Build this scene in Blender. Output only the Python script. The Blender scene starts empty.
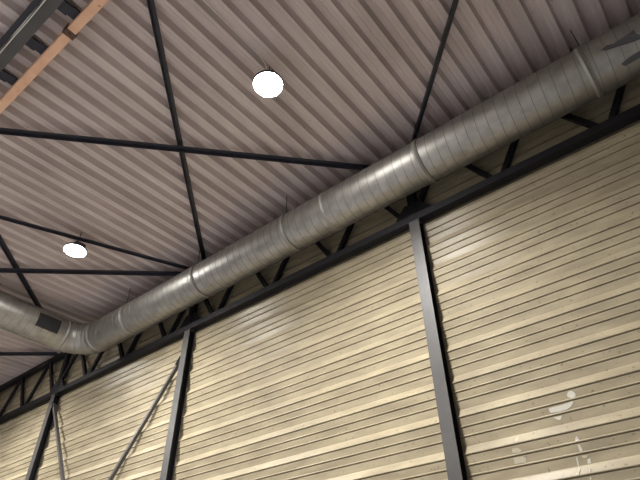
import bpy, bmesh, math, random
from mathutils import Vector, Matrix
random.seed(7)
S = bpy.context.scene
C = S.collection
H = 1.6                      # eye height; heights below are given from the eye and lifted by H

# ------------------------------------------------------------------ camera
F_PX = 531.73
right = Vector((0.78006385, 0.62559076, -0.01168692))
down = Vector((-0.39980109, 0.48397959, -0.77841046))
fwd = Vector((-0.48131016, 0.61188231, 0.62764685))
cam = bpy.data.cameras.new('camera')
cam.sensor_width = 36.0
cam.lens = F_PX * 36.0 / 640.0
cam.clip_end = 200
co = bpy.data.objects.new('camera', cam)
C.objects.link(co)
m = Matrix((right, -down, -fwd)).transposed().to_4x4()
m.translation = Vector((0, 0, H))
co.matrix_world = m
S.camera = co

# ------------------------------------------------------------------ world and exposure
w = bpy.data.worlds.new('world')
S.world = w
w.use_nodes = True
w.node_tree.nodes['Background'].inputs[0].default_value = (0.5, 0.55, 0.65, 1)
w.node_tree.nodes['Background'].inputs[1].default_value = 0.02
S.view_settings.view_transform = 'Standard'
S.view_settings.look = 'None'
S.view_settings.gamma = 1
S.view_settings.use_curve_mapping = False
S.view_settings.exposure = 0.07
LAMP = 420.0                 # radiance of the lamp lenses
BEAM = 440.0                 # power of the beam below each lens

# ------------------------------------------------------------------ materials
def mat(name, col, rough=0.6, metal=0.0, col2=None, scale=4.0, detail=4.0, bump=0.0, bscale=60.0,
        specks=None, spec=0.5, stretch=(1, 1, 1), lo=0.35, hi=0.65):
    M = bpy.data.materials.new(name)
    M.use_nodes = True
    nt = M.node_tree
    b = nt.nodes['Principled BSDF']
    b.inputs['Roughness'].default_value = rough
    b.inputs['Metallic'].default_value = metal
    b.inputs['Specular IOR Level'].default_value = spec
    b.inputs['Base Color'].default_value = (*col, 1)
    geo = nt.nodes.new('ShaderNodeNewGeometry')
    out = None
    if col2:
        mp = nt.nodes.new('ShaderNodeMapping')
        mp.inputs['Scale'].default_value = stretch
        nt.links.new(geo.outputs['Position'], mp.inputs['Vector'])
        n = nt.nodes.new('ShaderNodeTexNoise')
        n.inputs['Scale'].default_value = scale
        n.inputs['Detail'].default_value = detail
        nt.links.new(mp.outputs[0], n.inputs['Vector'])
        r = nt.nodes.new('ShaderNodeValToRGB')
        r.color_ramp.elements[0].position = lo
        r.color_ramp.elements[1].position = hi
        r.color_ramp.elements[0].color = (*col, 1)
        r.color_ramp.elements[1].color = (*col2, 1)
        nt.links.new(n.outputs[0], r.inputs[0])
        out = r.outputs[0]
    if specks:
        scol, sscale, thr = specks
        n = nt.nodes.new('ShaderNodeTexNoise')
        n.inputs['Scale'].default_value = sscale
        n.inputs['Detail'].default_value = 3
        nt.links.new(geo.outputs['Position'], n.inputs['Vector'])
        r = nt.nodes.new('ShaderNodeValToRGB')
        r.color_ramp.elements[0].position = thr
        r.color_ramp.elements[1].position = thr + 0.04
        nt.links.new(n.outputs[0], r.inputs[0])
        mx = nt.nodes.new('ShaderNodeMix')
        mx.data_type = 'RGBA'
        nt.links.new(r.outputs[0], mx.inputs[0])
        if out:
            nt.links.new(out, mx.inputs[6])
        else:
            mx.inputs[6].default_value = (*col, 1)
        mx.inputs[7].default_value = (*scol, 1)
        out = mx.outputs[2]
    if out:
        nt.links.new(out, b.inputs['Base Color'])
    if bump:
        n = nt.nodes.new('ShaderNodeTexNoise')
        n.inputs['Scale'].default_value = bscale
        nt.links.new(geo.outputs['Position'], n.inputs['Vector'])
        bp = nt.nodes.new('ShaderNodeBump')
        bp.inputs['Strength'].default_value = bump
        bp.inputs['Distance'].default_value = 0.01
        nt.links.new(n.outputs[0], bp.inputs['Height'])
        nt.links.new(bp.outputs[0], b.inputs['Normal'])
    return M

MT = dict(
    clad=mat('cladding_paint', (0.40, 0.345, 0.235), 0.33, spec=0.21, col2=(0.305, 0.26, 0.18), scale=2.6, detail=12, stretch=(0.6, 1, 2.2),
             specks=((0.19, 0.155, 0.10), 24.0, 0.665), bump=0.10, bscale=70.0),
    deck=mat('roof_deck_paint', (0.66, 0.575, 0.56), 0.55, col2=(0.52, 0.445, 0.43), scale=1.2, stretch=(2, 0.5, 1),
             specks=((0.25, 0.2, 0.17), 17.0, 0.72)),
    steel=mat('grey_column_paint', (0.080, 0.077, 0.074), 0.45, col2=(0.066, 0.063, 0.062), scale=3.0),
    dark=mat('dark_steel_paint', (0.026, 0.028, 0.042), 0.5, col2=(0.021, 0.021, 0.030), scale=3.0),
    truss=mat('truss_paint_column_shade', (0.011, 0.0105, 0.014), 0.6, spec=0.3, col2=(0.009, 0.008, 0.010), scale=3.0),
    galv=mat('galvanised_sheet', (0.40, 0.39, 0.365), 0.45, 0.82, col2=(0.31, 0.30, 0.28), scale=5.0, detail=6,
             bump=0.12, bscale=3.0),
    seam=mat('duct_seam_metal', (0.26, 0.25, 0.23), 0.6, 0.7),
    band=mat('coupling_metal', (0.40, 0.39, 0.36), 0.62, 0.75),
    black=mat('black_grille', (0.02, 0.02, 0.022), 0.7),
    patch=mat('dark_grey_patch', (0.10, 0.10, 0.11), 0.5, 0.4),
    orange=mat('worn_orange_paint', (0.88, 0.56, 0.38), 0.65, col2=(0.78, 0.46, 0.30), scale=5.0,
               specks=((0.10, 0.05, 0.03), 12.0, 0.70)),
    rust=mat('rusty_bracket', (0.12, 0.07, 0.05), 0.8),
    white=mat('white_cable_sheath', (0.75, 0.74, 0.70), 0.5),
    splash=mat('white_paint_splash', (0.60, 0.575, 0.50), 0.6),
    faint=mat('thin_white_paint', (0.47, 0.42, 0.31), 0.6),
    housing=mat('lamp_housing', (0.05, 0.05, 0.055), 0.5, 0.3),
    floor=mat('concrete_floor', (0.29, 0.285, 0.29), 0.6, col2=(0.24, 0.235, 0.24), scale=0.8),
    lwall=mat('plain_wall_paint', (0.30, 0.28, 0.25), 0.7, col2=(0.26, 0.24, 0.22), scale=0.7),
    dwall=mat('unseen_end_wall_dark', (0.05, 0.05, 0.055), 0.8, col2=(0.04, 0.04, 0.045), scale=0.7),
)
lens = bpy.data.materials.new('lamp_lens')
lens.use_nodes = True
_b = lens.node_tree.nodes['Principled BSDF']
_b.inputs['Base Color'].default_value = (0.9, 0.9, 0.9, 1)
_b.inputs['Emission Color'].default_value = (1.0, 0.975, 0.94, 1)
_b.inputs['Emission Strength'].default_value = LAMP
MT['lens'] = lens

# ------------------------------------------------------------------ helpers
def link(name, me, material, parent=None, loc=(0, 0, 0)):
    o = bpy.data.objects.new(name, me)
    C.objects.link(o)
    o.location = loc
    if parent:
        o.parent = parent
    if material is not None and len(me.materials) == 0:
        me.materials.append(MT[material])
    return o

def tag(o, label=None, cat=None, group=None, kind=None):
    if label: o['label'] = label
    if cat: o['category'] = cat
    if group: o['group'] = group
    if kind: o['kind'] = kind
    return o

def thing(name, loc, label, cat, group=None):
    o = bpy.data.objects.new(name, None)
    o.empty_display_size = 0.2
    C.objects.link(o)
    o.location = loc
    return tag(o, label, cat, group)

def mesh(name, verts, faces, smooth=False):
    me = bpy.data.meshes.new(name)
    me.from_pydata([tuple(v) for v in verts], [], faces)
    bm = bmesh.new()
    bm.from_mesh(me)
    bmesh.ops.recalc_face_normals(bm, faces=bm.faces)
    bm.to_mesh(me)
    bm.free()
    if smooth:
        for p in me.polygons: p.use_smooth = True
    return me

def box(x0, x1, y0, y1, z0, z1):
    v = [(x, y, z) for x in (x0, x1) for y in (y0, y1) for z in (z0, z1)]
    f = [(0, 1, 3, 2), (4, 6, 7, 5), (0, 4, 5, 1), (2, 3, 7, 6), (0, 2, 6, 4), (1, 5, 7, 3)]
    return v, f

def boxes(name, L):
    V, Fc = [], []
    for b in L:
        v, f = box(*b)
        n = len(V)
        V += v
        Fc += [tuple(i + n for i in q) for q in f]
    return mesh(name, V, Fc)

def extrude(name, prof, A, B, up=(0, 0, 1)):
    """closed profile (u sideways, v up) swept from A to B; mesh is local to A"""
    A, B = Vector(A), Vector(B)
    d = (B - A)
    t = d.normalized()
    u = t.cross(Vector(up)).normalized()
    v = u.cross(t)
    n = len(prof)
    V = [u * p[0] + v * p[1] for p in prof] + [d + u * p[0] + v * p[1] for p in prof]
    Fc = [(i, (i + 1) % n, n + (i + 1) % n, n + i) for i in range(n)]
    Fc += [tuple(range(n))[::-1], tuple(range(n, 2 * n))]
    return mesh(name, V, Fc)

def rect(w, h): return [(-w / 2, -h / 2), (w / 2, -h / 2), (w / 2, h / 2), (-w / 2, h / 2)]
def angle(w, h, t): return [(-w / 2, h / 2), (-w / 2, h / 2 - t), (w / 2 - t, h / 2 - t), (w / 2 - t, -h / 2), (w / 2, -h / 2), (w / 2, h / 2)]
def circ(r, n=12): return [(r * math.cos(2 * math.pi * i / n), r * math.sin(2 * math.pi * i / n)) for i in range(n)]

def sweep(name, pts, r, n=24, caps=True, smooth=True, origin=(0, 0, 0)):
    """tube of radius r (number or list) along pts"""
    pts = [Vector(p) for p in pts]
    o = Vector(origin)
    V, Fc = [], []
    for i, p in enumerate(pts):
        t = (pts[min(i + 1, len(pts) - 1)] - pts[max(i - 1, 0)]).normalized()
        u = t.cross(Vector((0, 0, 1)))
        if u.length < 1e-4: u = Vector((1, 0, 0))
        u.normalize()
        v = u.cross(t)
        rr = r[i] if isinstance(r, (list, tuple)) else r
        V += [p - o + (u * math.cos(a) + v * math.sin(a)) * rr for a in (2 * math.pi * k / n for k in range(n))]
    for i in range(len(pts) - 1):
        for k in range(n):
            a, b = i * n + k, i * n + (k + 1) % n
            Fc.append((a, b, b + n, a + n))
    if caps:
        Fc += [tuple(range(n))[::-1], tuple(range(len(V) - n, len(V)))]
    return mesh(name, V, Fc, smooth)

# ------------------------------------------------------------------ dimensions
X0, X1 = -33.0, 3.6           # hall ends
Y0, WALL = -17.0, 6.932        # opposite wall, inner base plane of the clad wall
SL = 0.0217                   # fall of the roof
def zr(y): return H + 7.535 + SL * y     # underside of the roof ribs
COLS = [2.9, -3.137, -9.27, -15.09, -21.1, -27.1]
CF, CB = 6.70, 6.855          # front and back of the columns

# ------------------------------------------------------------------ the setting
def struct(name, me, material, label, cat):
    return tag(link(name, me, material), label, cat, kind='structure')

struct('floor', boxes('floor', [(X0, X1, Y0, WALL + .3, -.2, 0)]), 'floor', 'grey concrete floor of the hall', 'floor')
struct('wall_left', boxes('wall_left', [(X0, X1, Y0 - .3, Y0, 0, 9.6)]), 'lwall', 'plain wall on the far side of the hall opposite the clad wall', 'wall')
struct('wall_back', boxes('wall_back', [(X0 - .3, X0, Y0, WALL + .3, 0, 9.6)]), 'lwall', 'plain wall at the distant end of the hall', 'wall')
struct('wall_front_unseen', boxes('wall_front_unseen', [(X1, X1 + .3, Y0, WALL + .3, 0, 9.6)]), 'dwall', 'unseen end wall of the hall, set dark', 'wall')  # unseen end, set dark so little light reaches the rib sides

# roof: a slab with the trapezoidal deck hung under it, one strip per rib
a0, a1 = zr(Y0) + .125, zr(WALL + .3) + .125
V = [(x, y, z) for x in (X0, X1) for (y, z) in ((Y0, a0), (WALL + .3, a1), (WALL + .3, a1 + .25), (Y0, a0 + .25))]
ceiling = struct('ceiling', mesh('ceiling', V, [(0, 1, 2, 3), (7, 6, 5, 4), (0, 4, 5, 1), (1, 5, 6, 2), (2, 6, 7, 3), (3, 7, 4, 0)]),
                 'deck', 'corrugated metal roof deck of brownish grey ribs', 'ceiling')
P = 0.3067
RB, WB, PN, RH = .117, .050, .090, .120      # rib bottom, web run, pan, rib depth
prof = [(-RB, 0), (-RB * .56, 0), (-RB * .54, .004), (-RB * .46, .004), (-RB * .44, 0), (0, 0), (WB, RH), (WB + PN, RH), (WB + PN + WB, 0)]
V, Fc = [], []
yA, yB = Y0, WALL + .02
for (x, z) in prof:
    V += [(x, yA, zr(yA) + z), (x, yB, zr(yB) + z)]
for i in range(len(prof) - 1):
    Fc.append((2 * i, 2 * i + 2, 2 * i + 3, 2 * i + 1))
deck_me = mesh('deck_rib', V, Fc)
k0 = int(math.ceil((X0 + 2.528 + .12) / P))
k1 = int(math.floor((X1 + 2.528 - .24) / P))
for k in range(k0, k1 + 1):
    link('deck_rib', deck_me, 'deck', ceiling, (-2.528 + k * P, 0, 0))

# clad wall: backing slab and one plank per band per bay
wall = struct('wall_right', boxes('wall_right', [(X0, X1, WALL + .01, WALL + .3, 0, 9.45)]), 'clad',
              'cream metal clad wall of horizontal stepped planks', 'wall')
PER, ZB = 0.497, 3.287 + H
def bead(z, d, nxt, rr=.0125):  # rounded lip at the foot of a plank with a narrow slot under it
    b = [(z + rr * math.sin(math.radians(q)), d + rr * math.cos(math.radians(q))) for q in (72, 45, 18, -9, -36, -60)]
    return b + [(z - .012, nxt - .016), (z - .021, nxt - .016), (z - .0225, nxt)]
BANDS = [
    [(0, .004), (-.016, .015), (-.100, .056)] + bead(-.111, .056, .056),
    [(-.1335, .056), (-.231, .037)] + bead(-.242, .037, .037),
    [(-.2645, .037), (-.355, .019)] + bead(-.366, .019, .020),
    [(-.3885, .020), (-.497, .004)],
]
def prot(z):                   # how far the cladding stands out at height z
    q = (z - ZB) / PER
    t = (q - math.ceil(q)) * PER
    for b in BANDS:
        for (za, da), (zb, db) in zip(b, b[1:]):
            if zb <= t <= za:
                return da + (db - da) * (za - t) / max(za - zb, 1e-6)
    return .02

def plank_mesh(b, L, name='cladding_plank'):
    V, Fc = [], []
    for (z, d) in b:
        V += [(0, -d, z), (L, -d, z)]
    for i in range(len(b) - 1):
        Fc.append((2 * i, 2 * i + 1, 2 * i + 3, 2 * i + 2))
    n = len(V)
    zt, zb = b[0][0], b[-1][0]
    V += [(0, .012, zt), (L, .012, zt), (0, .012, zb), (L, .012, zb)]
    Fc += [(n, n + 1, 1, 0), (n - 2, n - 1, n + 3, n + 2)]
    me = mesh(name, V, Fc)
    for p in list(me.polygons)[len(b) - 9:len(b) - 4] if len(b) > 6 else []:
        p.use_smooth = True
    return me

edges = [X1, COLS[1], COLS[2], COLS[3], COLS[4], X0]
low = [1.35, 1.8, 2.9, 4.0, 4.9]           # lowest plank in view in each bay
for i in range(5):
    xa, xb = edges[i + 1] + .002, edges[i] - .002
    mes = [plank_mesh(b, xb - xa) for b in BANDS]
    for k in range(-4, 9):
        for b, me in zip(BANDS, mes):
            z = ZB + k * PER
            if z + b[0][0] > H + 7.68 or z + b[-1][0] < 0: continue
            if z + b[0][0] < H + low[i]: continue
            link('cladding_plank', me, 'clad', wall, (xa, WALL, z))
    V, Fc = [], []                           # the planks below the picture, joined
    for k in range(-10, 9):
        for b in BANDS:
            z = ZB + k * PER
            if z + b[0][0] >= H + low[i] or z + b[-1][0] < 0: continue
            n = len(V)
            for (zz, d) in b:
                V += [(xa, WALL - d, z + zz), (xb, WALL - d, z + zz)]
            Fc += [(n + 2 * j, n + 2 * j + 1, n + 2 * j + 3, n + 2 * j + 2) for j in range(len(b) - 1)]
    tag(link('lower_cladding', mesh('lower_cladding', V, Fc), 'clad', wall), kind='stuff')

# paint splashes on the planks, given as outlines (x, height above the eye)
def splash(poly, material='splash'):
    cx = sum(p[0] for p in poly) / len(poly)
    cz = sum(p[1] for p in poly) / len(poly)
    V = [(x, WALL - prot(z + H) - .003, z + H) for x, z in poly] + [(cx, WALL - prot(cz + H) - .003, cz + H)]
    n = len(poly)
    V += [(x, y + .0025, z) for x, y, z in V[:n]]
    Fc = [(i, (i + 1) % n, n) for i in range(n)] + [(i, (i + 1) % n, n + 1 + (i + 1) % n, n + 1 + i) for i in range(n)]
    link('paint_splash', mesh('paint_splash', V, Fc), material, wall)
SPLASHES = [
    ('splash', [(-1.455, 2.588), (-1.467, 2.565), (-1.502, 2.558), (-1.53, 2.565), (-1.555, 2.588), (-1.552, 2.615), (-1.531, 2.636), (-1.507, 2.646), (-1.475, 2.637), (-1.461, 2.617)]),
    ('splash', [(-1.817, 2.507), (-1.754, 2.509), (-1.649, 2.509), (-1.554, 2.517), (-1.516, 2.522), (-1.514, 2.505), (-1.552, 2.469), (-1.61, 2.445), (-1.704, 2.44), (-1.807, 2.45), (-1.818, 2.471)]),
    ('splash', [(-1.8, 2.393), (-1.748, 2.389), (-1.693, 2.391), (-1.712, 2.356), (-1.732, 2.344), (-1.767, 2.366)]),
    ('splash', [(-1.614, 2.09), (-1.591, 2.112), (-1.574, 2.067), (-1.597, 2.056), (-1.621, 2.059)]),
    ('splash', [(-1.611, 2.02), (-1.587, 2.013), (-1.576, 1.947), (-1.601, 1.939), (-1.616, 1.949)]),
    ('faint', [(-1.607, 1.896), (-1.541, 1.885), (-1.565, 1.862), (-1.606, 1.872)]),
    ('splash', [(-1.676, 1.89), (-1.662, 1.892), (-1.67, 1.799), (-1.687, 1.792)]),
    ('splash', [(-1.561, 1.849), (-1.526, 1.852), (-1.538, 1.801), (-1.573, 1.797)]),
    ('faint', [(-1.698, 1.784), (-1.653, 1.783), (-1.689, 1.69), (-1.727, 1.692)]),
    ('faint', [(-1.563, 1.748), (-1.544, 1.749), (-1.563, 1.691), (-1.581, 1.688)]),
    ('splash', [(-1.586, 1.647), (-1.571, 1.649), (-1.578, 1.62), (-1.59, 1.62)]),
    ('faint', [(-2.316, 2.254), (-2.274, 2.262), (-2.295, 2.199), (-2.326, 2.201)]),
    ('faint', [(-2.39, 2.13), (-2.311, 2.125), (-2.278, 2.09), (-2.302, 2.066), (-2.397, 2.078)]),
    ('faint', [(-2.401, 2.022), (-2.279, 2.017), (-2.249, 1.983), (-2.265, 1.942), (-2.405, 1.951)]),
]
for s_mat, poly in SPLASHES:
    splash(poly, s_mat)

# ------------------------------------------------------------------ columns
COL_LABEL = ['grey steel column at the dark end wall', 'broad grey steel column on the clad wall with no bracing beside it',
             'grey steel column with a diagonal brace starting on its side below the truss',
             'slim grey steel column standing where the duct turns its corner',
             'grey steel column on the clad wall beyond the duct corner', 'grey steel column near the distant end of the clad wall']
zc = H + 6.22                  # underside of the truss
for x, lab in zip(COLS, COL_LABEL):
    t = thing('steel_column', (x, (CF + CB) / 2, 0), lab, 'column', 'steel columns along the clad wall')
    hw = 0.098
    y0, y1 = CF - (CF + CB) / 2, CB - (CF + CB) / 2
    link('flange', boxes('flange', [(-hw, hw, y0, y0 + .013, .02, zc - .012)]), 'steel', t)
    link('flange', boxes('flange', [(-hw, hw, y1 - .013, y1, .02, zc - .012)]), 'truss', t)  # rear flange coloured darker than the front to carry its shade
    link('web', boxes('web', [(-.005, .005, y0 + .013, y1 - .013, .02, zc - .012)]), 'truss', t)  # shade of the column recess put into the web colour
    link('base_plate', boxes('base_plate', [(-.16, .16, y0 - .06, y1, 0, .02)]), 'steel', t)
    link('cap_plate', boxes('cap_plate', [(-hw - .01, hw + .01, y0 - .004, y1, zc - .012, zc)]), 'steel', t)

# ------------------------------------------------------------------ truss along the wall
tr = thing('wall_truss', (X0, (CF + CB) / 2, zc), 'dark lattice truss running along the top of the clad wall under the roof', 'truss')
ym = (CF + CB) / 2
def tp(name, me, loc): return link(name, me, 'truss', tr, Vector(loc) - tr.location)
zt1 = zr(CF) - .015
zt0 = zt1 - .13
hh = .14
A = (X0 + .02, ym, zc + hh / 2)
tp('bottom_chord', extrude('bottom_chord', rect(CB - CF, hh), A, (X1 - .02, ym, zc + hh / 2)), A)
A = (X0 + .02, ym, (zt0 + zt1) / 2)
tp('top_chord', extrude('top_chord', rect(CB - CF, zt1 - zt0), A, (X1 - .02, ym, (zt0 + zt1) / 2)), A)
za, zb_ = zc + hh + .0, zt0
NODE, NX = 1.72, -3.25
for k in range(-16, 4):
    x = NX + k * NODE
    for s in (-1, 1):
        A = Vector((x + s * .09, ym, za - .004))
        B = Vector((x + s * (NODE / 2 - .05), ym, zb_ + .004))
        if not (X0 + .1 < B.x < X1 - .1): continue
        tp('web_member', extrude('web_member', rect(.085, .085), A, B, (0, 1, 0)), A)
for x in COLS:
    tp('post', boxes('post', [(-.075, .075, -.06, .06, 0, zb_ - za)]), (x, ym, za))
    g = [(-.36, .0), (.36, .0), (.36, .06), (.16, .30), (-.16, .30), (-.36, .06)]
    V = [(u, y, v) for y in (-.006, .006) for u, v in g]
    Fc = [tuple(range(6)), tuple(range(6, 12))[::-1]] + [(i, (i + 1) % 6, 6 + (i + 1) % 6, 6 + i) for i in range(6)]
    tp('gusset_plate', mesh('gusset_plate', V, Fc), (x, CF + .035, za))

# ------------------------------------------------------------------ wall bracing in one bay
def brace(name, A, B, prof, material, label, cat='brace', group=None, up=(0, 0, 1)):
    o = link(name, extrude(name, prof, A, B, up), material, None, A)
    return tag(o, label, cat, group)
def wall_brace(A, B, y, lab):
    t = thing('wall_brace', (B[0], y, B[1] + H), lab, 'brace', 'crossed braces on the clad wall')
    A3, B3 = Vector((A[0], y, A[1] + H)), Vector((B[0], y, B[1] + H))
    o = Vector((0, 0, 0))
    link('bar', extrude('bar', rect(.062, .08), A3, B3, (0, 1, 0)), 'steel', t, A3 - t.location)
    d = (B3 - A3).normalized()
    for q, s in ((A3, 1), (B3, -1)):
        link('end_plate', extrude('end_plate', rect(.014, .16), q - d * .02 * s, q + d * .2 * s, (0, 1, 0)), 'steel', t, q - d * .02 * s - t.location)
wall_brace((-9.42, 5.60), (-14.85, -1.10), 6.80, 'diagonal wall brace descending from below the truss toward the duct corner column')
wall_brace((-14.96, 5.92), (-9.45, -1.58), 6.735, 'thin wall brace descending from the column under the duct corner')

# ------------------------------------------------------------------ roof bracing, just under the ribs
KZ = 0.987
def roof_brace(p, q, lab, w=.085, drop=.10, name='roof_brace', grp='crossed roof braces'):
    k = (7.535 - drop) / 7.535
    A = Vector((p[0] * k, p[1] * k, zr(p[1]) - drop))
    B = Vector((q[0] * k, q[1] * k, zr(q[1]) - drop))
    o = brace(name, A, B, angle(w, w, .009), 'dark', lab, 'brace', grp)
    return o
roof_brace((-8.84, 6.68), (-3.55, .72), 'upper dark brace of the roof cross between the two round lamps', drop=.055)
roof_brace((-3.42, 6.68), (-8.78, .73), 'lower dark brace of the roof cross between the two round lamps', drop=.150)
roof_brace((-3.05, 6.68), (2.6, .84), 'lone dark roof brace meeting the duct and crossing no other brace', drop=.055)
roof_brace((-9.02, 6.68), (-15.4, .74), 'dark roof brace running between the thin tie bar and the duct corner', drop=.150)
roof_brace((-15.28, 6.68), (-9.26, .72), 'dark roof brace ending just above the black grille of the duct branch', drop=.055)
roof_brace((-15.69, 6.68), (-22.3, .78), 'dark roof brace meeting the truss behind the duct branch', drop=.150)
roof_brace((-21.2, 6.68), (-15.6, .72), 'dark roof brace reaching the wall beyond the duct branch', drop=.055)
roof_brace((-8.98, 6.55), (-11.06, 1.28), 'thin dark tie bar passing close to the lamp near the duct corner', w=.062, drop=.235, name='tie_bar', grp=None)

# ------------------------------------------------------------------ main roof beam parallel to the wall
yb = .618
zbb = H + 7.345
bm_ = thing('roof_beam', (X0, yb, zbb), 'dark steel roof beam beside the orange bar', 'beam')
def bp(name, b, material='dark'):
    link(name, boxes(name, [b]), material, bm_, (0, 0, 0))
L_ = X1 - X0 - .02
bp('bottom_flange', (.02, L_, -.075, .075, 0, .012), 'steel')
bp('web', (.02, L_, -.004, .004, .012, .178), 'steel')
bp('top_flange', (.02, L_, -.075, .075, .178, zr(yb) - zbb - .004), 'steel')
for x in (-8.9, -3.5, 2.55, -15.4, -22.2):
    link('stiffener', boxes('stiffener', [(-.006, .006, -.07, .07, .012, .178)]), 'steel', bm_, (x - X0, 0, 0))
# cable tray and loose white cables on the camera side of the beam
ct = thing('cable_tray', (X0, .462, H + 7.40), 'dark narrow cable tray beside the steel roof beam', 'cable tray')
link('tray_base', boxes('tray_base', [(.02, L_, -.035, .035, 0, .006)]), 'dark', ct)
for s in (-1, 1):
    link('tray_side', boxes('tray_side', [(.02, L_, s * .035 - .003, s * .035 + .003, .006, .06)]), 'dark', ct)
for k in range(12):
    link('tray_hanger', boxes('tray_hanger', [(-.01, .01, .038, .044, .0, zr(.46) - H - 7.40 - .003)]), 'dark', ct, (2.2 + 3.0 * k, 0, 0))
pts = []
for i in range(121):
    x = X0 + .1 + (X1 - X0 - .2) * i / 120
    pts.append((x, .528 + .002 * math.sin(i * 1.7), H + 7.352 + .008 * math.sin(i * .9)))
tag(link('white_cable', sweep('white_cable', pts, .009, 6, origin=pts[0]), 'white', None, pts[0]), 'white cable running along the edge of the steel roof beam', 'cable')
pts = [(-6.12, .507, H + 7.35), (-5.85, .507, H + 7.365), (-5.66, .507, H + 7.40), (-5.55, .507, H + 7.46), (-5.2, .507, H + 7.47), (-4.75, .507, H + 7.465)]
tag(link('white_cable', sweep('white_cable', pts, .006, 6, origin=pts[0]), 'white', None, pts[0]), 'short loose white cable bridging from the roof beam to the cable tray', 'cable')

# orange bar carried on dark brackets from the beam
ob = thing('orange_bar', (X0, 1.018, H + 7.405), 'long worn salmon orange bar under the roof ribs', 'bar')
link('bar', extrude('bar', [(-.07, -.05), (-.058, -.062), (.058, -.062), (.07, -.05), (.07, .05), (.058, .062), (-.058, .062), (-.07, .05)],
                    (X0 + .05, 1.018, H + 7.405), (X1 - .05, 1.018, H + 7.405)), 'orange', ob, (.05, 0, 0))
for k in range(-2, 30):
    x = -5.25 - .9 * k
    if not (X0 + .3 < x < X1 - .3): continue
    me = boxes('bracket', [(-.095, .095, -.325, -.17, .085, .118), (-.065, .115, -.17, -.06, .085, .118), (-.03, .03, -.06, .0, .062, .118)])
    link('bracket', me, 'dark', ob, (x - X0, 0, 0))
for x in (-5.45, -10.4, -15.4):
    b = link('clamp', boxes('clamp', [(-.055, .055, -.085, .085, -.075, -.062), (-.055, .055, -.088, -.076, -.075, .07), (-.055, .055, .076, .088, -.075, .07)]), 'rust', ob, (x - X0, 0, 0))
    link('bolt', sweep('bolt', [(0, 0, -.10), (0, 0, -.075)], .022, 6, smooth=False), 'rust', b)

# ------------------------------------------------------------------ high bay lamps
def lathe(name, prof, n=28, smooth=True):
    V, Fc = [], []
    for (r, z) in prof:
        V += [(r * math.cos(2 * math.pi * k / n), r * math.sin(2 * math.pi * k / n), z) for k in range(n)]
    for i in range(len(prof) - 1):
        for k in range(n):
            Fc.append((i * n + k, i * n + (k + 1) % n, (i + 1) * n + (k + 1) % n, (i + 1) * n + k))
    Fc += [tuple(range(n))[::-1], tuple(range(len(V) - n, len(V)))]
    return mesh(name, V, Fc, smooth)
LR = .225
lens_me = lathe('lens', [(.03, -.030), (.10, -.026), (.17, -.015), (LR, .0), (LR, .004)])
rim_me = lathe('housing', [(LR + .002, .004), (LR + .015, .006), (LR + .015, .05), (.16, .075), (.13, .15), (.06, .16)])
fin_me = boxes('cooling_fins', [(-.005 + .03 * i, .005 + .03 * i, -.11, .11, .075, .14) for i in range(-6, 7)])
def lamp(x, y, lab):
    z = H + 7.10
    t = thing('high_bay_lamp', (x, y, z), lab, 'lamp', 'round lamps hung from the roof')
    link('housing', rim_me, 'housing', t)
    link('lens', lens_me, 'lens', t)
    link('cooling_fins', fin_me, 'housing', t)
    ld = bpy.data.lights.new('lamp_beam', 'AREA')
    ld.shape = 'DISK'
    ld.size = .40
    ld.energy = BEAM
    ld.color = (1.0, .975, .94)
    ld.spread = math.radians(145)
    lo = bpy.data.objects.new('lamp_beam', ld)
    C.objects.link(lo)
    lo.location = (0, 0, -.034)
    lo.parent = t
    top = zr(y) - z
    link('hanger_rod', sweep('hanger_rod', [(0, 0, .16), (0, 0, top)], .008, 8), 'dark', t)
lamp(-3.66, 3.40, 'bright round lamp under the roof with a cable running along the rib')
lamp(-9.77, 3.84, 'bright round lamp hung close to the thin tie bar near the duct corner')
for x in (-15.9,):
    lamp(x, 3.7, 'bright round lamp beyond the duct side branch')
for y in (-8.6, -14.7):  # unseen lamps added to lift the bounce light from the floor
    for x in (-3.7, -9.8):
        lamp(x, y, 'unseen round lamp added on the open side of the roof beam')
pts = [(-3.64, .75 + i * .2, zr(.75 + i * .2) - .012) for i in range(13)] + [(-3.655, 3.3, zr(3.3) - .05), (-3.66, 3.375, zr(3.4) - .22)]
tag(link('lamp_cable', sweep('lamp_cable', pts, .010, 6, origin=pts[0]), 'white', None, pts[0]), 'thin pale cable along the roof rib leading to a lamp', 'cable')

# ------------------------------------------------------------------ ventilation duct
DY, DZ, DR = 6.198, 6.92 + H, .405
EX, BR = -13.03, .70           # side branch axis, bend radius
du = thing('ventilation_duct', (EX, DY, DZ), 'large galvanised spiral duct along the clad wall turning a corner', 'duct')
O = Vector((EX, DY, DZ))
PITCH = .178
def tube(name, A, B, r, n=48, material='galv', parent=du):
    A, B = Vector(A), Vector(B)
    o = link(name, sweep(name, [A, B], r, n, caps=False, origin=A), material, parent, A - O if parent is du else (0, 0, 0))
    return o
def helix(A, B, r, parent):
    """raised lock seam winding round a section (local to A)"""
    A, B = Vector(A), Vector(B)
    t = (B - A).normalized()
    L = (B - A).length
    u = t.cross(Vector((0, 0, 1))).normalized()
    v = u.cross(t)
    N = int(L / PITCH * 40)
    V, Fc = [], []
    for i in range(N + 1):
        s = L * i / N
        a = 2 * math.pi * i / 40
        e = u * math.cos(a) + v * math.sin(a)
        for ds, dr in ((-.005, -.001), (-.003, .005), (.003, .005), (.005, -.001)):
            V.append(t * min(max(s + ds, 0), L) + e * (r + dr))
        if i:
            for j in range(3):
                b = (i - 1) * 4 + j
                Fc.append((b, b + 1, b + 5, b + 4))
    link('lock_seam', mesh('lock_seam', V, Fc, True), 'seam', parent)
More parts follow.
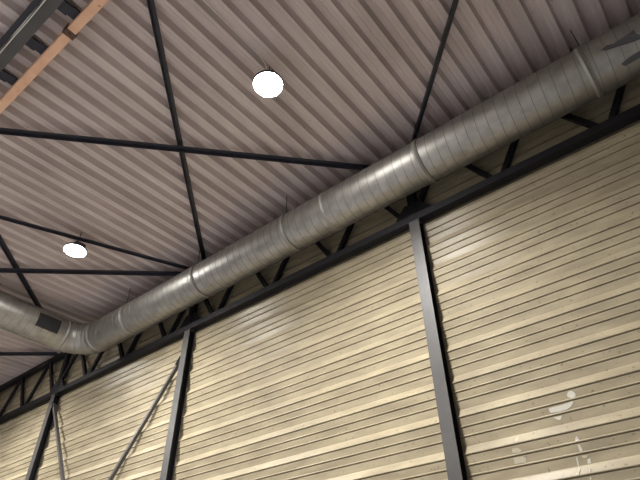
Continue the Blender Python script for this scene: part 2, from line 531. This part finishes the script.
def band(P, t, w=.07, r=DR + .010):
    P, t = Vector(P), Vector(t)
    A = P - t * w / 2
    s = [A, A + t * .008, A + t * (w / 2 - .006), A + t * w / 2, A + t * (w / 2 + .006), A + t * (w - .008), A + t * w]
    link('coupling_band', sweep('coupling_band', s, [DR - .002, r, r, r + .008, r, r, DR - .002], 48, caps=False, origin=A), 'band', du, A - O)
joints = [X1 - .05, .30, -2.50, -4.56, -5.56, -8.25, -10.9, EX + BR]
for a, b in zip(joints, joints[1:]):
    s = tube('duct_section', (a, DY, DZ), (b, DY, DZ), DR)
    helix((a, DY, DZ), (b, DY, DZ), DR, s)
for x in joints[1:-1]:
    band((x, DY, DZ), (1, 0, 0), .045 if x in (-8.25, -10.9) else .075)
# segmented elbow
NG = 5
def bend(f):
    a = f * math.pi / 2
    return Vector((EX + BR - BR * math.sin(a), DY - BR + BR * math.cos(a), DZ))
for i in range(NG):
    f0, f1 = i / NG, (i + 1) / NG
    V, Fc = [], []
    n = 48
    for f in (f0, f1):
        a = f * math.pi / 2
        rad = Vector((-math.sin(a), math.cos(a), 0))
        c = bend(f)
        V += [c + (rad * math.cos(q) + Vector((0, 0, 1)) * math.sin(q)) * (DR + (.004 if i % 2 else 0)) - O for q in (2 * math.pi * k / n for k in range(n))]
    Fc = [(k, (k + 1) % n, n + (k + 1) % n, n + k) for k in range(n)]
    link('elbow_gore', mesh('elbow_gore', V, Fc, True), 'galv', du)
    if i:
        a = f0 * math.pi / 2
        band(bend(f0), (-math.cos(a), -math.sin(a), 0), .03, DR + .012)
band(bend(0), (-1, 0, 0), .09)
band(bend(1), (0, -1, 0), .09)
legs = [DY - BR, 3.6, .9, -2.1, -5.1, -8.1, -11.1, -14.1, Y0 + .05]
for a, b in zip(legs, legs[1:]):
    s = tube('duct_section', (EX, a, DZ), (EX, b, DZ), DR)
    helix((EX, a, DZ), (EX, b, DZ), DR, s)
for y in legs[1:-1]:
    band((EX, y, DZ), (0, -1, 0))
# black grille let into the side branch
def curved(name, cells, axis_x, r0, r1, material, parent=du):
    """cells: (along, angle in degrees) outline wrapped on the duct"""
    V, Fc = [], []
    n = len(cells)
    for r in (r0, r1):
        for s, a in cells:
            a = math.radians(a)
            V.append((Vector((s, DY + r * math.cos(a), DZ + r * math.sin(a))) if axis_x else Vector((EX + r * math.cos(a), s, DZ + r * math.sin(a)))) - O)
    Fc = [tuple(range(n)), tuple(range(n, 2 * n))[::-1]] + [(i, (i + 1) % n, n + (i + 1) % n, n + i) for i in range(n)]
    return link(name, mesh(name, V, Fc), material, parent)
def grille(y0, y1, a0, a1):
    N = 6
    ang = [a0 + (a1 - a0) * i / N for i in range(N + 1)]
    V, Fc = [], []
    for r in (DR - .01, DR + .02):
        for y in (y0, y1):
            for a in ang:
                q = math.radians(a)
                V.append(Vector((EX + r * math.cos(q), y, DZ + r * math.sin(q))) - O)
    m_ = N + 1
    for i in range(N):
        Fc += [(i, i + 1, m_ + i + 1, m_ + i), (2 * m_ + i, 3 * m_ + i, 3 * m_ + i + 1, 2 * m_ + i + 1),
               (i, 2 * m_ + i, 2 * m_ + i + 1, i + 1), (m_ + i, m_ + i + 1, 3 * m_ + i + 1, 3 * m_ + i)]
    Fc += [(0, m_, 3 * m_, 2 * m_), (N, 2 * m_ + N, 3 * m_ + N, m_ + N)]
    g = link('grille', mesh('grille', V, Fc), 'black', du)
    for i in range(1, 6):
        q = math.radians(a0 + (a1 - a0) * i / 6)
        c = Vector((EX + (DR + .022) * math.cos(q), y0 + .02, DZ + (DR + .022) * math.sin(q))) - O
        link('slat', extrude('slat', rect(.010, .012), c, c + Vector((0, y1 - y0 - .04, 0))), 'black', g, c)
grille(4.66, 5.24, -32, 18)
# dark marks added as thin patches on the duct near the dark end wall
curved('dark_patch', [(.551, 200), (.633, 195.4), (.727, 200.3), (.785, 198.8), (.879, 198.5), (1.008, 194.4), (1.004, 204.4), (1.05, 212), (1.06, 219), (.859, 213.7), (.74, 209.2), (.63, 205.6)],
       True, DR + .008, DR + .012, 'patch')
curved('dark_patch', [(.691, 243.1), (.795, 239), (1.0, 237), (1.02, 249), (.818, 250.2), (.724, 250.8)], True, DR + .008, DR + .012, 'patch')
# hanger straps and rods
for x in (.36, -2.44, -5.5, -8.18, -10.84):
    for s in (-1, 1):
        q = Vector((x, DY + s * .30, DZ + math.sqrt((DR + .02) ** 2 - .09)))
        link('hanger_rod', sweep('hanger_rod', [q, (q.x, q.y, zr(q.y))], .007, 6, origin=q), 'dark', du, q - O)
    A = Vector((x - .02, DY, DZ))
    link('hanger_strap', sweep('hanger_strap', [A, A + Vector((.001, 0, 0)), A + Vector((.014, 0, 0)), A + Vector((.015, 0, 0))], [DR, DR + .02, DR + .02, DR], 48, caps=False, origin=A), 'seam', du, A - O)
for y in (2.6, -1.1, -4.8, -8.5, -12.2):
    for s in (-1, 1):
        q = Vector((EX + s * .30, y, DZ + math.sqrt((DR + .01) ** 2 - .09)))
        link('hanger_rod', sweep('hanger_rod', [q, (q.x, q.y, zr(q.y))], .007, 6, origin=q), 'dark', du, q - O)
